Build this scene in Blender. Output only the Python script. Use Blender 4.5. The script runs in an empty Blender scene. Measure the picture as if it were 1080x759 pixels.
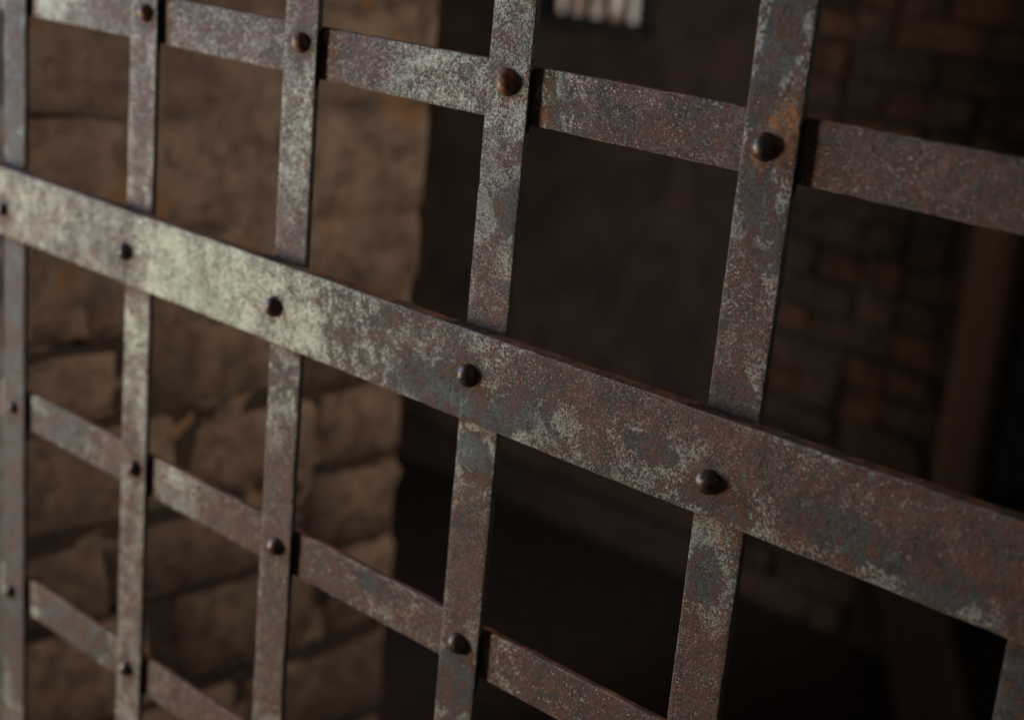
import bpy, bmesh, math, random
from mathutils import Vector, Matrix, noise
random.seed(7)
C = bpy.context.scene.collection
U = 0.2            # bar spacing of the grille in metres
Z0 = 1.30          # height of the wide band above the floor


def W(x, y, z):    # grille units -> metres
    return Vector((x*U, y*U, z*U + Z0))


# ------------------------------------------------------------------ camera
cam = bpy.data.cameras.new('camera')
co = bpy.data.objects.new('camera', cam)
C.objects.link(co)
R3 = ((0.71775307, -0.64749013, -0.2560998), (0.69054339, 0.70911351, 0.14250552), (0.0893329, -0.27913175, 0.95608844))
m = Matrix(((R3[0][0], R3[0][2], -R3[0][1]), (R3[1][0], R3[1][2], -R3[1][1]), (R3[2][0], R3[2][2], -R3[2][1]))).to_4x4()
m.translation = W(5.4149, -3.5967, 1.4966)
co.matrix_world = m
cam.sensor_width = 36
cam.lens = 1661.16/1080*36
cam.clip_start = 0.02
cam.clip_end = 60
cam.dof.use_dof = True
cam.dof.focus_distance = 0.955
cam.dof.aperture_fstop = 4.4
bpy.context.scene.camera = co

# ------------------------------------------------------------------ light
sc = bpy.context.scene
w = bpy.data.worlds.new('World')
sc.world = w
w.use_nodes = True
w.node_tree.nodes['Background'].inputs[0].default_value = (0.66, 0.62, 0.61, 1)
w.node_tree.nodes['Background'].inputs[1].default_value = 0.095
sc.view_settings.view_transform = 'Standard'
sc.view_settings.look = 'None'
sc.view_settings.exposure = 0
sc.view_settings.gamma = 1


def area(name, loc, target, sx, sy, power, col, spread=180):
    l = bpy.data.lights.new(name, 'AREA')
    l.shape = 'RECTANGLE'; l.size = sx; l.size_y = sy
    l.energy = power; l.color = col; l.spread = math.radians(spread)
    o = bpy.data.objects.new(name, l)
    C.objects.link(o)
    o.location = loc
    o.rotation_euler = (Vector(target) - Vector(loc)).to_track_quat('-Z', 'Y').to_euler()
    return o


# daylight through the door opening on the left, the sky above it, added fills inside
area('doorway_light', (-1.48, -1.16, 1.0), (0.4, 0, 1.25), 0.34, 0.8, 36, (1.0, 0.93, 0.765))
area('sky_light', (-1.25, -0.48, 1.80), (0.2, 0, 1.0), 0.13, 0.17, 10, (0.36, 0.60, 1.0))
area('room_fill', (1.35, 1.25, 2.15), (-0.28, 0.33, 1.1), 0.5, 0.5, 2.9, (1.0, 0.83, 0.68), 65)  # added fill, stands in for bounce onto the jamb
area('back_wall_fill', (0.1, 1.0, 2.25), (-0.6, 2.36, 1.45), 0.5, 0.4, 0.54, (1.0, 0.82, 0.66), 110)  # added fill to brighten the back wall


# ------------------------------------------------------------------ helpers
def tag(o, label=None, cat=None, group=None, kind=None):
    for k, v in (('label', label), ('category', cat), ('group', group), ('kind', kind)):
        if v: o[k] = v
    return o


def empty(name, loc):
    o = bpy.data.objects.new(name, None)
    C.objects.link(o); o.location = loc
    o.empty_display_size = 0.05
    return o


def link(name, me, mat=None, parent=None, loc=None):
    """link a mesh; loc is in world metres, parents are unrotated and unscaled"""
    o = bpy.data.objects.new(name, me)
    if mat: me.materials.clear(); me.materials.append(mat)
    C.objects.link(o)
    loc = Vector(loc) if loc is not None else Vector((0, 0, 0))
    if parent:
        o.parent = parent
        loc = loc - world_of(parent)
    o.location = loc
    return o


def world_of(o):
    v = Vector(o.location)
    while o.parent:
        o = o.parent; v += o.location
    return v


def mesh(name, vs, fs, smooth=False):
    me = bpy.data.meshes.new(name)
    me.from_pydata([tuple(v) for v in vs], [], fs)
    me.update()
    if smooth: me.shade_smooth()
    return me


def fn(x, y, z, s, seed=0.0):
    return noise.noise(Vector((x*s + seed, y*s + seed*1.7, z*s - seed)))


# ------------------------------------------------------------------ materials
class NT:
    def __init__(s, name):
        s.m = bpy.data.materials.new(name); s.m.use_nodes = True
        s.t = s.m.node_tree; s.b = s.t.nodes['Principled BSDF']

    def n(s, typ, **kw):
        o = s.t.nodes.new(typ)
        for k, v in kw.items(): setattr(o, k, v)
        return o

    def l(s, a, b): s.t.links.new(a, b)

    def val(s, sock, v):
        if hasattr(v, 'is_output') or hasattr(v, 'links'): s.l(v, sock)
        else: sock.default_value = v

    def math(s, op, a, b=0.0, clamp=False):
        o = s.n('ShaderNodeMath', operation=op, use_clamp=clamp)
        s.val(o.inputs[0], a); s.val(o.inputs[1], b)
        return o.outputs[0]

    def noise(s, vec, scale, detail=3, rough=0.5, dist=0.0):
        o = s.n('ShaderNodeTexNoise')
        s.l(vec, o.inputs['Vector'])
        o.inputs['Scale'].default_value = scale; o.inputs['Detail'].default_value = detail
        o.inputs['Roughness'].default_value = rough; o.inputs['Distortion'].default_value = dist
        return o.outputs[0]

    def step(s, v, a, b):
        o = s.n('ShaderNodeMapRange', interpolation_type='SMOOTHSTEP')
        s.val(o.inputs[0], v); o.inputs[1].default_value = a; o.inputs[2].default_value = b
        return o.outputs[0]

    def mix(s, f, a, b):
        o = s.n('ShaderNodeMix', data_type='RGBA')
        s.val(o.inputs[0], f); s.val(o.inputs[6], a); s.val(o.inputs[7], b)
        return o.outputs[2]

    def coord(s, rand=True):
        tc = s.n('ShaderNodeTexCoord')
        if not rand: return tc.outputs['Object']
        oi = s.n('ShaderNodeObjectInfo')
        mul = s.n('ShaderNodeVectorMath', operation='SCALE')
        cb = s.n('ShaderNodeCombineXYZ')
        s.l(oi.outputs['Random'], cb.inputs[0]); s.l(oi.outputs['Random'], cb.inputs[2])
        s.l(cb.outputs[0], mul.inputs[0]); mul.inputs['Scale'].default_value = 7.3
        ad = s.n('ShaderNodeVectorMath', operation='ADD')
        s.l(tc.outputs['Object'], ad.inputs[0]); s.l(mul.outputs[0], ad.inputs[1])
        return ad.outputs[0]

    def bump(s, h, strength, dist, prev=None):
        o = s.n('ShaderNodeBump')
        s.l(h, o.inputs['Height']); o.inputs['Strength'].default_value = strength
        o.inputs['Distance'].default_value = dist
        if prev: s.l(prev, o.inputs['Normal'])
        return o.outputs[0]


def c4(r, g, b): return (r, g, b, 1)


def iron_material():
    t = NT('corroded_painted_iron')
    v = t.coord()
    at = t.n('ShaderNodeAttribute', attribute_name='wear')
    sp = t.n('ShaderNodeSeparateColor'); t.l(at.outputs['Color'], sp.inputs[0])
    rA, gA, bA = sp.outputs[0], sp.outputs[1], sp.outputs[2]
    oA = at.outputs['Alpha']
    fine = t.noise(v, 470, 4, 0.72)
    fine2 = t.noise(v, 300, 4, 0.72, 0.3)
    grain = t.noise(v, 820, 3, 0.7)
    mid = t.noise(v, 70, 6, 0.68, 0.8)
    low = t.noise(v, 17, 3, 0.55, 0.4)
    # stretched flow stains down / along the bar
    coarse = t.noise(v, 180, 5, 0.74, 0.4)
    blot = t.noise(v, 36, 5, 0.66, 1.0)
    M = lambda a, k: t.math('MULTIPLY', a, k)
    def S(*q):
        o = q[0]
        for e in q[1:]: o = t.math('ADD', o, e)
        return o
    base = t.mix(t.step(S(M(low, .6), M(fine2, .5)), 0.42, 0.68), c4(0.19, 0.17, 0.14), c4(0.41, 0.38, 0.31))
    dk = t.step(S(M(mid, .8), M(coarse, .6), M(blot, .4)), 0.90, 1.04)
    col = t.mix(M(dk, .75), base, c4(0.095, 0.088, 0.078))
    # surviving pale paint, flaking in grains
    pale_f = t.step(S(M(fine2, 1.25), M(coarse, .5), M(blot, .35), M(gA, .62)), 1.31, 1.45)
    col = t.mix(M(pale_f, .9), col, c4(0.70, 0.68, 0.50))
    grn = t.step(S(M(blot, .9), M(fine, .4), M(gA, .75)), 1.20, 1.42)
    col = t.mix(M(grn, .7), col, c4(0.47, 0.56, 0.31))
    # rust film in large patches
    film = t.step(S(M(mid, .55), M(blot, .5), M(fine, 1.35), M(rA, .75)), 1.50, 1.66)
    fcol = t.mix(t.step(S(M(fine, .7), M(grain, .3)), 0.45, 0.55), c4(0.060, 0.021, 0.012), c4(0.36, 0.125, 0.058))
    col = t.mix(M(film, .92), col, fcol)
    # blue grey bare patches with crumbled outlines
    blu = t.step(S(M(mid, .9), M(blot, .5), M(coarse, .5), M(bA, .95)), 1.24, 1.36)
    bcol = t.mix(t.step(fine, 0.44, 0.60), c4(0.024, 0.032, 0.035), c4(0.105, 0.128, 0.135))
    col = t.mix(M(blu, .9), col, bcol)
    # rust speckle in clusters, two sizes
    sp1 = t.step(S(M(fine, 1.1), M(mid, .5), M(blot, .35), M(rA, .05)), 0.995, 1.04)
    sp2 = t.step(S(coarse, M(blot, .6), M(fine2, .5), M(rA, .05)), 1.135, 1.18)
    speck = t.math('MAXIMUM', sp1, sp2)
    scol = t.mix(t.step(mid, 0.38, 0.58), c4(0.030, 0.020, 0.016), c4(0.14, 0.045, 0.018))
    col = t.mix(M(speck, .95), col, scol)
    # larger flaking scabs
    scab = t.step(S(t.noise(v, 105, 6, 0.8, 0.6), M(blot, .35), M(gA, -.03), M(rA, .03)), 0.725, 0.765)
    sccol = t.mix(t.step(fine, 0.46, 0.56), c4(0.040, 0.030, 0.026), c4(0.13, 0.075, 0.050))
    col = t.mix(M(scab, .85), col, sccol)
    # black pits
    pit = t.step(S(t.noise(v, 420, 3, 0.65, 0.3), M(t.noise(v, 30, 3, 0.6, 1.0), .5)), 0.86, 0.92)
    col = t.mix(M(pit, .9), col, c4(0.035, 0.027, 0.024))
    # bright grains
    br = t.step(S(grain, M(coarse, .5), M(gA, .12), M(film, -.02), M(blu, -.06)), 0.86, 0.91)
    col = t.mix(M(br, .68), col, c4(0.85, 0.80, 0.68))
    # orange fresh rust
    och = t.step(S(M(mid, .7), M(fine, .9), M(oA, .75)), 1.20, 1.42)
    ocol = t.mix(t.step(coarse, 0.4, 0.62), c4(0.14, 0.045, 0.014), c4(0.47, 0.185, 0.042))
    col = t.mix(M(och, .85), col, ocol)
    # rubbed arris, its pale line also painting the highlight along the edges
    rim = t.n('ShaderNodeAttribute', attribute_name='rim')
    col = t.mix(t.math('MULTIPLY', rim.outputs['Fac'], t.step(mid, .35, .6)), col, c4(0.42, 0.40, 0.38))
    # bar edges are rolled, rustier than the faces; rust lightened for warm bounce
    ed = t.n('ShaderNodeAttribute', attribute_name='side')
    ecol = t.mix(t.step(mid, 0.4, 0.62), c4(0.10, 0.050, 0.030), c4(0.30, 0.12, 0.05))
    blk = t.n('ShaderNodeAttribute', attribute_name='side_shade')
    ecol = t.mix(blk.outputs['Fac'], ecol, c4(0.012, 0.013, 0.014))  # shade on the uprights' sides put into their colour, near black
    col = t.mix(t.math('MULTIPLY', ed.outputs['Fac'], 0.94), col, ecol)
    t.l(col, t.b.inputs['Base Color'])
    t.b.inputs['Metallic'].default_value = 0.12
    rough = t.math('ADD', t.math('MULTIPLY', speck, 0.22), t.math('MULTIPLY', fine2, 0.5))
    t.l(t.math('ADD', rough, 0.22, True), t.b.inputs['Roughness'])
    h = t.math('SUBTRACT', t.math('MULTIPLY', fine, 1.0), t.math('MULTIPLY', speck, 0.35))
    b1 = t.bump(h, 0.85, 0.0016)
    b2 = t.bump(mid, 0.5, 0.004, b1)
    t.l(b2, t.b.inputs['Normal'])
    return t.m


def rivet_material(name, c1, c2, rough=0.34):
    t = NT(name)
    v = t.coord()
    a = t.noise(v, 190, 4, 0.6); b = t.noise(v, 620, 3, 0.6)
    col = t.mix(t.step(a, 0.40, 0.62), c4(*c1), c4(*c2))
    t.l(col, t.b.inputs['Base Color'])
    t.b.inputs['Metallic'].default_value = 0.2
    t.l(t.math('ADD', t.math('MULTIPLY', a, 0.35), rough - 0.16), t.b.inputs['Roughness'])
    t.l(t.bump(t.math('ADD', a, t.math('MULTIPLY', b, 0.5)), 0.5, 0.0012), t.b.inputs['Normal'])
    return t.m


def earth_material(name, cols, s1=6, s2=45, rough=0.92, bump=0.006, rand=True, stain=None):
    t = NT(name)
    v = t.coord(rand)
    a = t.noise(v, s1, 4, 0.6, 0.5); b = t.noise(v, s2, 5, 0.65); c = t.noise(v, s2*5, 3, 0.6)
    col = t.mix(t.step(a, 0.36, 0.64), c4(*cols[0]), c4(*cols[1]))
    col = t.mix(t.math('MULTIPLY', t.step(b, 0.44, 0.62), 0.8), col, c4(*cols[2]))
    if rand:
        oi = t.n('ShaderNodeObjectInfo')
        hs = t.n('ShaderNodeHueSaturation')
        t.l(t.math('ADD', t.math('MULTIPLY', oi.outputs['Random'], 0.5), 0.72), hs.inputs['Value'])
        t.l(col, hs.inputs['Color']); col = hs.outputs[0]
    if stain:
        s = t.noise(v, s1*0.8, 3, 0.6, 1.2)
        col = t.mix(t.math('MULTIPLY', t.step(s, 0.52, 0.62), 0.8), col, c4(*stain))
        s2 = t.noise(v, s1*1.1, 4, 0.65, 2.0)
        col = t.mix(t.math('MULTIPLY', t.step(s2, 0.56, 0.64), 0.7), col, c4(0.085, 0.062, 0.048))
    t.l(col, t.b.inputs['Base Color'])
    t.b.inputs['Roughness'].default_value = rough
    t.b.inputs['Specular IOR Level'].default_value = 0.2
    n1 = t.bump(b, 0.6, bump)
    t.l(t.bump(c, 0.4, bump*0.3, n1), t.b.inputs['Normal'])
    return t.m


def wood_material(name, ca, cb, axis=2):
    t = NT(name)
    v = t.coord()
    mp = t.n('ShaderNodeMapping'); t.l(v, mp.inputs[0])
    s = [22, 22, 22]; s[axis] = 1.2
    mp.inputs['Scale'].default_value = s
    a = t.noise(mp.outputs[0], 2.5, 5, 0.6, 0.6)
    col = t.mix(t.step(a, 0.35, 0.65), c4(*ca), c4(*cb))
    t.l(col, t.b.inputs['Base Color']); t.b.inputs['Roughness'].default_value = 0.75
    t.l(t.bump(a, 0.5, 0.002), t.b.inputs['Normal'])
    return t.m


IRON = iron_material()
RIV_DARK = rivet_material('dark_oxide_rivet', (0.058, 0.046, 0.042), (0.16, 0.082, 0.055))
RIV_RUST = rivet_material('rusty_rivet', (0.12, 0.046, 0.022), (0.31, 0.14, 0.065), 0.5)
STONE = earth_material('ochre_stone', ((0.155, 0.114, 0.086), (0.235, 0.170, 0.122), (0.10, 0.072, 0.054)), 11, 40)
MORTAR = earth_material('earth_mortar', ((0.045, 0.033, 0.025), (0.06, 0.043, 0.03), (0.03, 0.022, 0.018)), 12, 80, rand=False)
PLASTER = earth_material('old_lime_plaster', ((0.165, 0.125, 0.098), (0.24, 0.18, 0.137), (0.11, 0.082, 0.064)), 9, 26, bump=0.004, rand=False, stain=(0.22, 0.128, 0.066))
DARKPL = earth_material('dark_plaster', ((0.068, 0.042, 0.031), (0.100, 0.062, 0.043), (0.050, 0.032, 0.025)), 3, 9, rand=False)  # dark brown throughout, mottled by noise
BRICK = earth_material('dark_brick', ((0.050, 0.032, 0.025), (0.105, 0.062, 0.042), (0.036, 0.025, 0.020)), 6, 30)  # dark brown, tone varied per brick
BRICK_TAN = earth_material('bare_tan_brick', ((0.080, 0.042, 0.027), (0.135, 0.070, 0.038), (0.045, 0.029, 0.023)), 8, 30)
BMORT = earth_material('dark_mortar', ((0.042, 0.028, 0.022), (0.062, 0.040, 0.030), (0.032, 0.023, 0.018)), 9, 60, rand=False)  # dark brown, close to the bricks
FLOOR = earth_material('earth_floor', ((0.055, 0.034, 0.028), (0.072, 0.043, 0.034), (0.042, 0.029, 0.025)), 2, 22, rough=0.8, rand=False)
WHITE = earth_material('whitewashed_wall', ((0.34, 0.35, 0.34), (0.42, 0.42, 0.39), (0.26, 0.26, 0.25)), 5, 40, rand=False)
WOOD = wood_material('bare_timber', (0.23, 0.135, 0.078), (0.31, 0.185, 0.11))
WOODD = wood_material('old_plank', (0.13, 0.075, 0.045), (0.18, 0.105, 0.06))
BLACK = rivet_material('black_window_iron', (0.012, 0.012, 0.012), (0.03, 0.025, 0.022), 0.6)
sky_t = NT('hazy_daylight')
sky_t.b.inputs['Base Color'].default_value = (0, 0, 0, 1)
sky_t.b.inputs['Emission Color'].default_value = (1.0, 0.80, 0.67, 1)
sky_t.b.inputs['Emission Strength'].default_value = 0.34
sky_t.b.inputs['Roughness'].default_value = 1
sv = sky_t.coord(False)
sky_t.l(sky_t.mix(sky_t.step(sky_t.noise(sv, 9, 3, 0.5), 0.38, 0.6), c4(0.42, 0.25, 0.16), c4(1.0, 0.84, 0.72)), sky_t.b.inputs['Emission Color'])


# ------------------------------------------------------------------ box mesh
def box_mesh(name, sx, sy, sz, bev=0.0):
    bm = bmesh.new()
    bmesh.ops.create_cube(bm, size=1)
    for v in bm.verts: v.co = Vector((v.co.x*sx, v.co.y*sy, v.co.z*sz))
    if bev: bmesh.ops.bevel(bm, geom=bm.edges[:], offset=bev, segments=2, affect='EDGES', profile=0.6)
    me = bpy.data.meshes.new(name); bm.to_mesh(me); bm.free()
    return me


def box(name, x0, x1, y0, y1, z0, z1, mat, parent=None, bev=0.0):
    me = box_mesh(name, x1-x0, y1-y0, z1-z0, bev)
    return link(name, me, mat, parent, ((x0+x1)/2, (y0+y1)/2, (z0+z1)/2))


# ------------------------------------------------------------------ setting
JX = -1.40*U                  # face of the stone jamb
JY0, JY1 = 0.16*U, 2.95*U     # its near and far end
BY = 11.8*U                   # back wall plane
floor_ = mesh('floor', [(-6, -6, 0), (6, -6, 0), (6, 6, 0), (-6, 6, 0)], [(0, 1, 2, 3)])
tag(link('floor', floor_, FLOOR), kind='structure')
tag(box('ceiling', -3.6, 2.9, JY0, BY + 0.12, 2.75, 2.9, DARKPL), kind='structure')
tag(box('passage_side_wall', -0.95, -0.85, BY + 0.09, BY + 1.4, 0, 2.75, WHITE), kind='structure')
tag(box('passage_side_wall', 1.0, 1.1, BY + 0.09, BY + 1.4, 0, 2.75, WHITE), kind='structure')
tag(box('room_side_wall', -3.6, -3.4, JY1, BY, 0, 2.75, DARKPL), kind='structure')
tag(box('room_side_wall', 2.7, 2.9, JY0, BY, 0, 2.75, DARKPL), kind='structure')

# ------------------------------------------------------------------ stone jamb
jamb = empty('stone_jamb_wall', (JX - 0.2, (JY0+JY1)/2, 0))
tag(jamb, 'thick ochre stone wall with crumbling plaster, just behind the left end of the iron grille', 'wall')
REC = 0.010
box('mortar_core', JX - 0.42, JX - REC, JY0 + 0.012, JY1 - 0.012, 0, 2.75, MORTAR, jamb)
# whitewashed outer face, turned to the daylight
box('outer_face', JX - 0.9, JX - 0.004, JY0 - 0.012, JY0 + 0.0115, 0, 2.75, WHITE, jamb, 0.003)


def stone_mesh(wd, ht, dp, seed, ymax=9):
    """rough squared block, its face looking along +X; origin at the face centre; width along Y"""
    r = random.Random(seed)
    vs, fs = [], []
    us = (0, .07, r.uniform(.35, .65), .93, 1)
    ws = (0, .12, r.uniform(.35, .65), .88, 1)
    cj = [[(r.uniform(-.012, .012), r.uniform(-.011, .011)) for _ in range(2)] for _ in range(2)]
    for i, u in enumerate(us):
        for j, v in enumerate(ws):
            rim = i in (0, 4) or j in (0, 4)
            jy = sum(cj[a][b][0]*(u if a else 1-u)*(v if b else 1-v) for a in (0, 1) for b in (0, 1))
            jz = sum(cj[a][b][1]*(u if a else 1-u)*(v if b else 1-v) for a in (0, 1) for b in (0, 1))
            y = (u-.5)*wd + jy + r.uniform(-.007, .007)
            z = (v-.5)*ht + jz + r.uniform(-.006, .006)
            x = -dp if rim else r.uniform(-.004, .003)
            vs.append((x, min(y, ymax), z))
    for i in range(4):
        for j in range(4):
            a = i*5 + j
            fs.append((a, a+5, a+6, a+1))
    return mesh('stone', vs, fs, True)


courses = []
z = 0.0
row = 0
offs = [0.0, 0.55, 0.25, 0.8, 0.4]
while z < 2.70:
    h = random.choice((0.104, 0.112, 0.118, 0.126))
    h = min(h, 2.74 - z)
    y = JY0 + 0.004
    first = True
    while y < JY1 - 0.01:
        wd = random.uniform(0.17, 0.27)
        if first: wd *= 0.45 + offs[row % 5]*0.6; first = False
        if JY1 - (y + wd) < 0.08: wd = JY1 - y - 0.002
        g = random.uniform(0.001, 0.008)
        zz = z + h/2 + 0.012*fn(y, row, 0, 3.0, 3)
        o = link('stone', stone_mesh(wd - g, h - g, 0.022, row*31 + int(y*1000), ymax=JY1 - y - wd/2 - 0.002), STONE, jamb, (JX, y + wd/2, zz))
        o.rotation_euler = (random.uniform(-.03, .03), 0, random.uniform(-.02, .02))
        y += wd
    z += h; row += 1; courses.append(z)
# the far end of the wall, stones seen when stepping into the room
box('end_plaster', JX - 0.415, JX - 0.020, JY1 - 0.012, JY1 + 0.004, 0, 2.745, MORTAR, jamb)

# plaster surviving on the upper part of the wall: an uneven skin that dips behind the stones at its ragged edge
vs, fs = [], []
NY, NZ = 72, 330
zb = 0.02
for j in range(NZ+1):
    for i in range(NY+1):
        y = JY0 + 0.002 + (JY1 - JY0 - 0.002)*i/NY
        zc = zb + (2.72 - zb)*j/NZ
        thr = 1.155 + 0.06*fn(y, 0, 0, 5, 2) + 0.035*fn(y, zc, 0, 22, 5) + 0.02*fn(y, zc, 0, 60, 8)
        d = (zc - thr)/0.03
        d = max(-1, min(1, d))
        x = JX + 0.004 + 0.003*fn(y, zc, 0, 6, 1) + 0.0025*fn(y, zc, 0, 17, 4) + 0.001*fn(y, zc, 3, 60, 4)
        x = x - 0.0078*(1 - d) + (0.5 - 0.5*d)*(0.005*fn(y, zc, 0, 7, 13) + 0.0055*fn(y, zc, 0, 24, 17) + 0.003*fn(y, zc, 0, 60, 19))
        nz_ = min(courses, key=lambda q: abs(q - zc - 0.012*fn(y, q, 0, 6, 9)))
        x -= 0.014*math.exp(-((nz_ - zc - 0.012*fn(y, nz_, 0, 6, 9))/0.010)**2)*max(0, 0.35 + fn(y, nz_, 0, 8, 21))*(1 if d > .99 else 0.4)
        e = min(y - JY0, JY1 - y)
        if e < 0.02: x -= (0.02 - e)**2*18
        vs.append((x - JX, y - (JY0+JY1)/2, zc - 1.8))
for j in range(NZ):
    for i in range(NY):
        a = j*(NY+1) + i
        fs.append((a, a+1, a+NY+2, a+NY+1))
link('plaster_skin', mesh('plaster_skin', vs, fs, True), PLASTER, jamb, (JX, (JY0+JY1)/2, 1.8))

# ------------------------------------------------------------------ back wall, split round the window and the doorway
WX0, WX1 = -8.80*U, -6.88*U
WZ0 = -0.02*U + Z0; WZ1 = WZ0 + 0.36
DX0, DX1 = -1.68*U, 2.4*U       # dark doorway
DZ = -1.15*U + Z0
bw = empty('back_wall', (0, BY, 0))
tag(bw, 'dark wall of plaster and brick at the back of the room behind the grille', 'wall')
BX = -4.55*U                    # plaster gives way to brick
T = 0.07
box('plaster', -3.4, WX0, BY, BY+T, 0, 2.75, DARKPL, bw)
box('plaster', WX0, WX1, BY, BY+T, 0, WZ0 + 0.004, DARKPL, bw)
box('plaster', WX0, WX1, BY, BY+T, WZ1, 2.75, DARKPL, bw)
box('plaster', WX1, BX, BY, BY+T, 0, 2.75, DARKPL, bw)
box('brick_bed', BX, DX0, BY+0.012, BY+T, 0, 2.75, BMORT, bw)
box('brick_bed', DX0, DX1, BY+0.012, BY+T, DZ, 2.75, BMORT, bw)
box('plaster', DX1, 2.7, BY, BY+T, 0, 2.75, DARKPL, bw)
# low plinth along the plastered part
box('plinth', -3.4, BX - 0.01, BY - 0.035, BY - 0.002, 0, 0.11, FLOOR, bw, 0.006)


def brick_mesh(seed, wd=0.208, ht=0.064):
    r = random.Random(seed)
    me = box_mesh('brick', wd, 0.06, ht)
    for v in me.vertices:
        v.co += Vector((r.uniform(-.012, .007), r.uniform(-.009, .005), r.uniform(-.009, .006)))
    return me


bm_lib = [brick_mesh(i) for i in range(6)]
bm_tan = [brick_mesh(20+i) for i in range(4)]
hb_lib = [brick_mesh(40+i, 0.098) for i in range(3)]
for q in bm_lib + hb_lib: q.materials.append(BRICK)
for q in bm_tan: q.materials.append(BRICK_TAN)
hb_tan = [brick_mesh(60+i, 0.098) for i in range(2)]
for q in hb_tan: q.materials.append(BRICK_TAN)


def put_brick(x, zc, half, tan):
    lib = (hb_tan if tan else hb_lib) if half else (bm_tan if tan else bm_lib)
    o = bpy.data.objects.new('brick', random.choice(lib))
    C.objects.link(o); o.parent = bw
    o.location = (x, random.uniform(0.018, 0.026), zc)
    o.rotation_euler = (random.uniform(-.05, .05), random.uniform(-.03, .03), random.uniform(-.03, .03))


# light bricks that show in the photograph: (x, z) in units and how wide (1 whole, 0 half)
TAN = [(-2.87, .44, 1), (-3.56, .79, 1), (-2.60, .75, 1), (-4.17, -.03, 0), (-2.98, .01, 0), (-3.63, .53, 0),
       (-3.47, -2.07, 0), (-3.06, -2.01, 0), (-4.15, -2.96, 0), (-2.38, -2.84, 0), (-3.38, -3.31, 1), (-2.53, -3.28, 0), (-4.13, -3.80, 0), (-3.37, -3.75, 1)]
slots = []
r_i = 0
zc = 0.045
while zc < 2.73:
    xr = DX0 if zc < DZ else DX1
    x = BX
    if r_i % 2:
        slots.append([BX + 0.052, zc, True]); x = BX + 0.109
    while x < xr - 0.11:
        if x + 0.218 > xr:
            slots.append([x + 0.052, zc, True])
            break
        if random.random() < 0.22:
            slots.append([x + 0.052, zc, True]); slots.append([x + 0.162, zc, True])
        else:
            slots.append([x + 0.109, zc, False])
        x += 0.218
    zc += 0.0755; r_i += 1
tans = set()
for (a, b, whole) in TAN:
    k = min(range(len(slots)), key=lambda i: (slots[i][0]/U - a)**2 + 4*((slots[i][1]-Z0)/U - b)**2)
    if not slots[k][2] and not whole:
        x, zc, _ = slots[k]
        slots[k] = [x - 0.055, zc, True]; slots.append([x + 0.054, zc, True])
    tans.add(k)
for k, (x, zc, half) in enumerate(slots):
    put_brick(x, zc, half, k in tans or random.random() < 0.02)

# what lies beyond the openings
tag(box('passage_end_wall', -0.98, 1.13, BY + 1.4, BY + 1.5, 0, 2.75, WHITE), kind='structure')
sk = tag(link('sky', mesh('sky', [(-1.2, 0, -0.9), (1.2, 0, -0.9), (1.2, 0, 0.9), (-1.2, 0, 0.9)], [(0, 1, 2, 3)]), sky_t.m, None, ((WX0+WX1)/2 - 0.6, BY + 1.35, 1.7)), kind='structure')

# barred window
win = empty('barred_window', ((WX0+WX1)/2, BY, WZ0))
tag(win, 'small bright barred window with black frame, high in the dark back wall', 'window')
fw = 0.035
box('sill', WX0 - 0.01, WX1 + 0.01, BY - 0.02, BY + 0.06, WZ0 + 0.005, WZ0 + fw, BLACK, win, 0.004)
box('frame', WX0, WX0 + fw, BY - 0.012, BY + 0.05, WZ0 + fw, WZ1 - 0.03, BLACK, win, 0.003)
box('frame', WX1 - fw, WX1, BY - 0.012, BY + 0.05, WZ0 + fw, WZ1 - 0.03, BLACK, win, 0.003)
box('lintel', WX0, WX1, BY - 0.012, BY + 0.05, WZ1 - 0.03, WZ1, BLACK, win, 0.003)
barm = box_mesh('bar', 0.018, 0.016, WZ1 - WZ0 - fw - 0.03, 0.003); barm.materials.append(BLACK)
nb = 5
for k in range(1, nb):
    o = bpy.data.objects.new('bar', barm); C.objects.link(o); o.parent = win
    xx = WX0 + fw + (WX1 - WX0 - 2*fw)*k/nb
    o.location = Vector((xx, BY + 0.02, (WZ0 + fw + WZ1 - 0.03)/2)) - win.location

# timber door frame on the right
df = empty('timber_door_frame', (DX0, BY - 0.02, 0))
tag(df, 'bare timber door frame round a black opening, at the right beside the bricks', 'door frame')
box('post', DX0 - 0.078, DX0 + 0.012, BY - 0.06, BY + 0.004, 0, DZ - 0.012, WOOD, df, 0.004)
box('post', DX1 - 0.045, DX1 + 0.075, BY - 0.06, BY + 0.004, 0, DZ - 0.012, WOOD, df, 0.004)
box('lintel', DX0 - 0.10, DX1 + 0.10, BY - 0.065, BY + 0.004, DZ - 0.010, DZ + 0.09, WOODD, df, 0.004)

# plank leaning at the foot of the frame
pl = tag(link('leaning_plank', box_mesh('leaning_plank', 0.15, 0.028, 0.95, 0.003), WOODD), 'brown plank leaning in the dark at the foot of the door post, lower right', 'plank')
P0 = W(-2.05, 10.9, -4.6); P1 = Vector((-0.10, BY - 0.42, 0.03))
pl.location = (P0 + P1)/2
pl.rotation_euler = (P1 - P0).to_track_quat('Z', 'Y').to_euler()

# ------------------------------------------------------------------ the iron grille
grille = empty('iron_grille', W(0, 0, 0) - Vector((0, 0, Z0)))
tag(grille, 'riveted lattice of rusty flat iron bars with flaking pale paint, filling the foreground', 'grille')
HV, HT, HK = 0.0918*U, 0.0918*U, 0.1536*U      # half widths
TV, TK, TT = 0.024*U, 0.060*U, 0.030*U         # thicknesses

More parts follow.
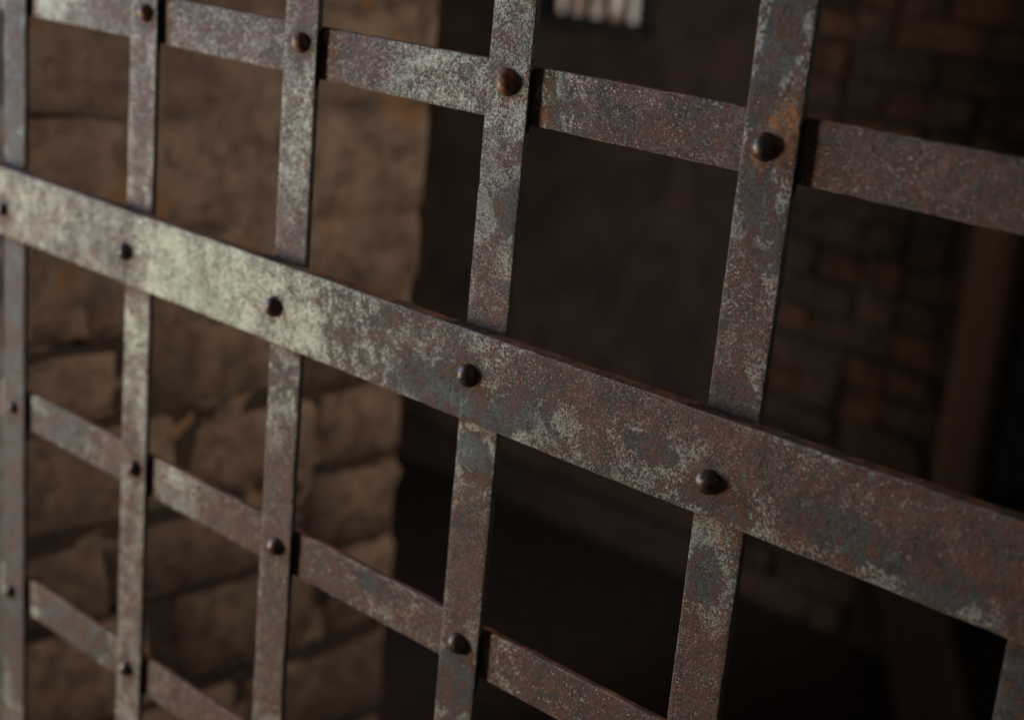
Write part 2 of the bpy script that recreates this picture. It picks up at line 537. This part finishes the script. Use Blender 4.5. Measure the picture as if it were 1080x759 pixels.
# patches of rust / surviving paint / bare grey metal / fresh orange rust, in grille units: (x, z, rx, rz, rust, pale, grey, orange)
SP = {
 'K': [(-1.0, 0, .9, .5, .18, .55, .0, 0), (.42, 0, .34, .5, -.25, .95, -.2, 0), (.95, 0, .35, .3, -.1, .62, 0, 0.0), (1.1, -.06, .10, .06, -.3, .6, 0, .1),
       (1.45, 0, .38, .4, .1, .35, .22, 0), (1.85, -.09, .16, .07, 0, 0, .55, 0), (2.12, -.11, .10, .06, -.2, 0, .65, .15), (2.3, -.04, .12, .08, 0, 0, .35, 0),
       (2.0, .05, .3, .12, .25, .12, 0, 0), (2.45, .09, .22, .06, .65, 0, 0, 0), (2.75, .11, .3, .05, .55, 0, 0, 0), (2.6, -.05, .3, .1, .28, .1, .1, 0),
       (2.78, .0, .12, .04, 0, 0, .45, 0), (3.15, .05, .14, .08, .55, 0, 0, 0), (3.0, -.12, .2, .04, .1, .1, .3, 0), (3.45, -.04, .17, .06, 0, 0, .62, 0), (3.75, -.09, .14, .05, 0, 0, .55, 0),
       (3.9, .06, .7, .16, .5, -.2, 0, 0), (3.3, -.1, .15, .05, .35, 0, 0, 0), (4.6, 0, .6, .3, .4, 0, .2, 0)],
 'T': [(-.7, .93, .5, .3, .0, .5, 0, 0), (-.25, .95, .25, .1, .65, 0, 0, 0), (.55, .93, .45, .3, .32, .35, 0, 0), (1.25, .93, .22, .2, .45, .1, 0, 0), (1.7, .93, .35, .2, .0, .4, .1, 0),
       (2.2, .93, .08, .2, 0, .2, .3, 0), (2.55, .93, .3, .3, .72, 0, 0, 0), (3.5, .93, .5, .3, .85, -.2, 0, .15), (4.3, .93, .5, .3, .8, -.2, 0, 0), (2.16, .86, .03, .03, 0, 0, 0, .9), (3.12, .86, .04, .03, 0, 0, 0, .8)],
 'A': [(-.6, -.97, .35, .2, .05, .15, .4, 0), (-.15, -.97, .18, .2, .55, 0, 0, 0), (.35, -.93, .2, .05, 0, .6, 0, 0), (.72, -.97, .28, .25, 1.0, -.1, 0, .1), (1.3, -.97, .25, .2, .55, 0, 0, 0),
       (1.52, -.95, .12, .05, 0, .1, .6, .1), (1.8, -.97, .2, .2, .35, 0, .1, 0), (2.6, -.95, .4, .2, 1.0, 0, 0, .1), (2.17, -.95, .05, .1, 0, .2, .2, 0), (3.5, -.97, .5, .2, .7, 0, 0, 0)],
 'B': [(-.5, -1.93, .4, .2, .2, .05, .5, 0), (.6, -1.93, .4, .2, 1.0, 0, 0, 0), (.22, -1.93, .1, .1, 0, .4, 0, 0), (2, -1.93, 1.2, .3, .7, 0, 0, 0)],
 'V0': [(-1, .5, .3, 1.5, 0, .15, .30, 0), (-1, -1.5, .3, 1.2, .1, 0, .5, 0)],
 'V1': [(0, .6, .3, .8, .22, .45, 0, 0), (0, .45, .05, .3, .35, 0, 0, 0), (0, -.45, .2, .4, .12, .5, 0, 0), (-.03, -.85, .06, .1, .8, 0, 0, .1), (0, -1.5, .2, .5, .3, .3, .15, 0)],
 'V2': [(1, .7, .3, .25, .1, .5, 0, 0), (1, 1.05, .08, .12, .5, 0, 0, .1), (1, .2, .2, .2, .35, .3, 0, .05), (1, -.3, .2, .2, 0, .35, .25, 0), (1, -.75, .2, .3, .45, .15, 0, 0), (1, -1.4, .2, .4, .45, .15, .1, 0)],
 'V3': [(2, .85, .2, .2, -.05, .35, .1, 0), (2.05, .55, .07, .12, .0, 0, .45, .15), (2, .25, .2, .2, .38, .25, 0, .15), (2, -.28, .1, .08, 0, 0, .65, .0), (1.97, -.20, .04, .03, 0, 0, 0, .55), (2, -.65, .2, .3, .5, .0, .0, 0),
        (2, -1.12, .12, .12, 0, 0, .6, .15), (2, -1.6, .3, .3, .3, 0, .3, 0)],
 'V4': [(3.0, 1.28, .055, .16, -.2, 0, .75, 0), (2.95, 1.05, .05, .10, 0, 0, .6, 0), (3.07, 1.12, .03, .2, .1, 0, 0, .5), (3.02, .98, .10, .08, 0, 0, -.2, .75), (2.96, .88, .03, .04, 0, 0, 0, .95), (3.08, .92, .04, .08, .5, 0, 0, .2),
        (2.97, .78, .06, .10, 0, 0, .55, .25), (3.06, .66, .05, .12, 0, .1, .35, .2), (3, .45, .12, .3, .42, .22, .08, .25), (2.94, .3, .04, .2, .1, .1, .2, 0), (3, .2, .06, .04, 0, 0, .6, 0), (3, -.22, .06, .06, 0, 0, 0, .72),
        (2.97, -.36, .06, .10, 0, 0, .6, 0), (3, -.75, .3, .25, .75, 0, 0, .1), (3.0, 1.5, .3, .1, 0, .1, .5, 0)],
 'V5': [(4, -.4, .3, .3, .3, 0, .45, 0), (4, .6, .3, .5, .5, 0, 0, 0)],
}


RV = {('T', 0): (0.013, 0.939), ('T', 1): (0.985, 0.947), ('T', 2): (2.005, 0.951), ('T', 3): (2.984, 0.914),
      ('K', -1): (-0.980, -0.036), ('K', 0): (0.000, -0.018), ('K', 1): (0.975, -0.016), ('K', 2): (1.996, 0.002), ('K', 3): (2.987, -0.045),
      ('A', -1): (-0.995, -0.990), ('A', 0): (0.016, -0.969), ('A', 1): (0.987, -0.980), ('A', 2): (1.998, -0.979), ('B', -1): (-1.022, -1.938), ('B', 0): (-0.017, -1.927)}
cols_x = {-1: -0.9964, 0: 0.0, 1: 0.9809, 2: 2.0062, 3: 3.0, 4: 4.0042, 5: 5.0, 6: 6.0}


def wear_at(key, x, z):
    r, g, b, o = 0.25, 0.10, 0.12, 0.0
    wx, wz = x + 0.03*fn(x, z, 0, 9, 3), z + 0.03*fn(x, z, 5, 9, 6)
    for (cx, cz, rx, rz, dr, dg, db, do) in SP.get(key, ()):
        q = ((wx-cx)/rx)**2 + ((wz-cz)/rz)**2
        if q > 6: continue
        k = math.exp(-q)
        r += 1.35*k*dr; g += k*dg; b += 1.15*k*db; o += k*do
    for (nm, kk), (px, pz) in RV.items():
        if (nm == 'K') != (key == 'K') or key in 'TABSQ': continue
        dx, dz = x - px, z - pz
        if abs(dx) > .2 or abs(dz) > .4: continue
        d = math.hypot(dx, dz) + .010*fn(x, z, 2, 30, kk)
        k = math.exp(-((d - .045)/.022)**2)
        r += .55*k; g -= .3*k; o += .30*k*(.5 + fn(px, pz, 0, 3, 2))
        if dz < 0:
            k = math.exp(-((dx - .01*fn(dz, px, 0, 14, 2))/.022)**2)*math.exp(dz/.13)
            r += .45*k; o += .28*k; g -= .25*k
    if key[0] == 'V':
        dj = abs(wz) - 0.1536
        if -.02 < dj: r += .5*math.exp(-(dj/.035)**2); g -= .3*math.exp(-(dj/.05)**2)
    elif key != 'K':
        for cxx in cols_x.values():
            dj = abs(wx - cxx) - 0.0918
            if abs(dj) < .15:
                k = math.exp(-(dj/.04)**2); r += .4*k; o += .22*k*max(0, fn(cxx, z, 1, 4, 2) + .2); g -= .2*k
    return (max(0, min(1, r)), max(0, min(1, g)), max(0, min(1, b)), max(0, min(1, o)))


def flat_bar(name, key, horiz, c, a0, a1, hw, y0, y1, seed, step=0.0045, amp=0.0002):
    """rolled flat bar from a0 to a1 (metres from the grille origin) centred on c across; front at y0, back at y1"""
    n = max(2, int((a1-a0)/step))
    bv = 0.0011
    prof = []                       # (across, depth, side flag)
    NF = 10
    for i in range(NF+1): prof.append((-hw + bv + (2*hw-2*bv)*i/NF, y0, 0.0))
    prof += [(hw - bv*0.3, y0 + bv*0.3, -1.0), (hw, y0 + bv, 1.0), (hw, (y0+y1)/2, 1.0), (hw, y1 - bv, 1.0), (hw - bv, y1, 1.0)]
    for i in range(1, 4): prof.append((hw - bv - (2*hw-2*bv)*i/4, y1, 0.3))
    prof += [(-hw + bv, y1, 1.0), (-hw, y1 - bv, 1.0), (-hw, (y0+y1)/2, 1.0), (-hw, y0 + bv, 1.0), (-hw + bv*0.3, y0 + bv*0.3, -1.0)]
    P = len(prof)
    vs, cols, side, fs, rimv = [], [], [], [], []
    for s in range(n+1):
        a = a0 + (a1-a0)*s/n
        bend = 0.0005*fn(a, seed, 0, 3.5, seed) + 0.00015*fn(a, seed, 2, 12, seed)
        el, er = amp*fn(a, 1, seed, 48, 1) + amp*0.6*fn(a, 1, seed, 210, 1), amp*fn(a, 2, seed, 48, 2) + amp*0.6*fn(a, 2, seed, 210, 2)
        nib = max(0, fn(a, 4, seed, 55, 9) - .28)*0.0022
        nib2 = max(0, fn(a, 7, seed, 60, 3) - .28)*0.0022
        for (u, d, sd) in prof:
            e = er if u > 0 else el
            k = abs(u)/hw
            uu = u + bend + e*k**4*1.3 - (nib if u > 0 else -nib2)*k**6
            dd = d + (0.0004*fn(a, u, d, 28, seed) if d < (y0+y1)/2 else 0)
            x, zz = ((a, c + uu) if horiz else (c + uu, a))
            vs.append((x, dd, zz))
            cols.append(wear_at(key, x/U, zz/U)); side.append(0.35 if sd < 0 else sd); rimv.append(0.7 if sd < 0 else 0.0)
    for s in range(n):
        for i in range(P):
            p, q = s*P + i, s*P + (i+1) % P
            f = (p, q, q+P, p+P)
            fs.append(f[::-1] if horiz else f)
    fs.append(tuple(range(P))); fs.append(tuple(range(n*P, n*P+P))[::-1])
    # origin at the bar's middle
    mid = Vector(((a0+a1)/2, (y0+y1)/2, c) if horiz else (c, (y0+y1)/2, (a0+a1)/2))
    me = mesh(name, [Vector(v) - mid for v in vs], fs, True)
    at = me.color_attributes.new('wear', 'FLOAT_COLOR', 'POINT')
    at.data.foreach_set('color', [k for cc in cols for k in cc])
    s2 = me.attributes.new('side', 'FLOAT', 'POINT')
    s2.data.foreach_set('value', side)
    s4 = me.attributes.new('rim', 'FLOAT', 'POINT')
    s4.data.foreach_set('value', rimv)
    s3 = me.attributes.new('side_shade', 'FLOAT', 'POINT')
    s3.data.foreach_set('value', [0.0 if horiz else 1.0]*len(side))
    return link(name, me, IRON, grille, mid + Vector((0, 0, Z0)))


def rivet_mesh(seed, r, h):
    rd = random.Random(seed)
    prof = [(1.0, 0.0), (1.02, .10), (.97, .30), (.86, .52), (.68, .74), (.44, .90), (.20, .985), (0, 1.0)]
    N = 20
    vs, fs = [], []
    ox, oz = rd.uniform(-.10, .10), rd.uniform(-.10, .10)
    vs_r = []
    for (a, b) in prof[:-1]:
        for k in range(N):
            t = 2*math.pi*k/N
            rr = r*a*(1 + 0.045*math.sin(2*t + seed) + 0.025*math.sin(3*t + seed*2) + 0.02*rd.uniform(-1, 1))
            vs.append((rr*math.cos(t) + ox*r*b, -h*b*(1 + .03*rd.uniform(-1, 1)) + (0.0006 if b == 0 else 0), rr*math.sin(t) + oz*r*b))
    vs.append((ox*r, -h, oz*r))
    top = len(vs) - 1
    L = len(prof) - 1
    for j in range(L-1):
        for k in range(N):
            a, b = j*N + k, j*N + (k+1) % N
            fs.append((a, b, b+N, a+N))
    for k in range(N): fs.append(((L-1)*N + k, (L-1)*N + (k+1) % N, top))
    return mesh('rivet', vs, fs, True)


rows_z = {'T': 0.9193, 'K': 0.0, 'A': -0.9848, 'B': -1.9318}
BOT, TOP = 0.05 - Z0, 1.02
vbars = {}
for k, x in cols_x.items():
    vbars[k] = flat_bar('vertical_bar', 'V%d' % (k+1), False, x*U, BOT, TOP, HV, 0.0, TV, 11 + k*3.1)
XL, XR = -1.16*U, 6.25*U
K = flat_bar('wide_band', 'K', True, 0.0, XL, XR, HK, -TK, 0.0, 3.3, amp=0.00022)
hb = {}
for nm, z in (('T', rows_z['T']), ('A', rows_z['A']), ('B', rows_z['B']), ('S', -2.9), ('Q', 1.9)):
    hb[nm] = flat_bar('cross_bar', nm, True, z*U, XL, XR, HT, TV + 0.0002, TV + TT, 40 + z*2.2)

# rivets: measured centres where the photograph shows them
RS = {('T', 2): .0415, ('T', 3): .0385, ('K', 3): .0395, ('K', 2): .0395, ('K', 1): .038, ('K', 0): .036, ('A', 1): .0385, ('A', 2): .041, ('A', 0): .036, ('A', -1): .032, ('K', -1): .033}
sd = 0
for nm in ('T', 'K', 'A', 'B', 'S', 'Q'):
    z = {'S': -2.9, 'Q': 1.9}.get(nm, rows_z.get(nm))
    for k, x in cols_x.items():
        sd += 1
        px, pz = RV.get((nm, k), (x + random.uniform(-.02, .02), z + random.uniform(-.02, .02)))
        r = RS.get((nm, k), .037)*U
        rusty = (nm, k) in (('T', 2), ('T', 1), ('T', 0)) or (nm not in 'TKAB' and random.random() < .3)
        par = K if nm == 'K' else vbars[k]
        me = rivet_mesh(sd, r, r*0.92)
        link('rivet', me, RIV_RUST if rusty else RIV_DARK, par, W(px, -0.06 if nm == 'K' else 0, pz) + Vector((0, 0.0004, 0)))
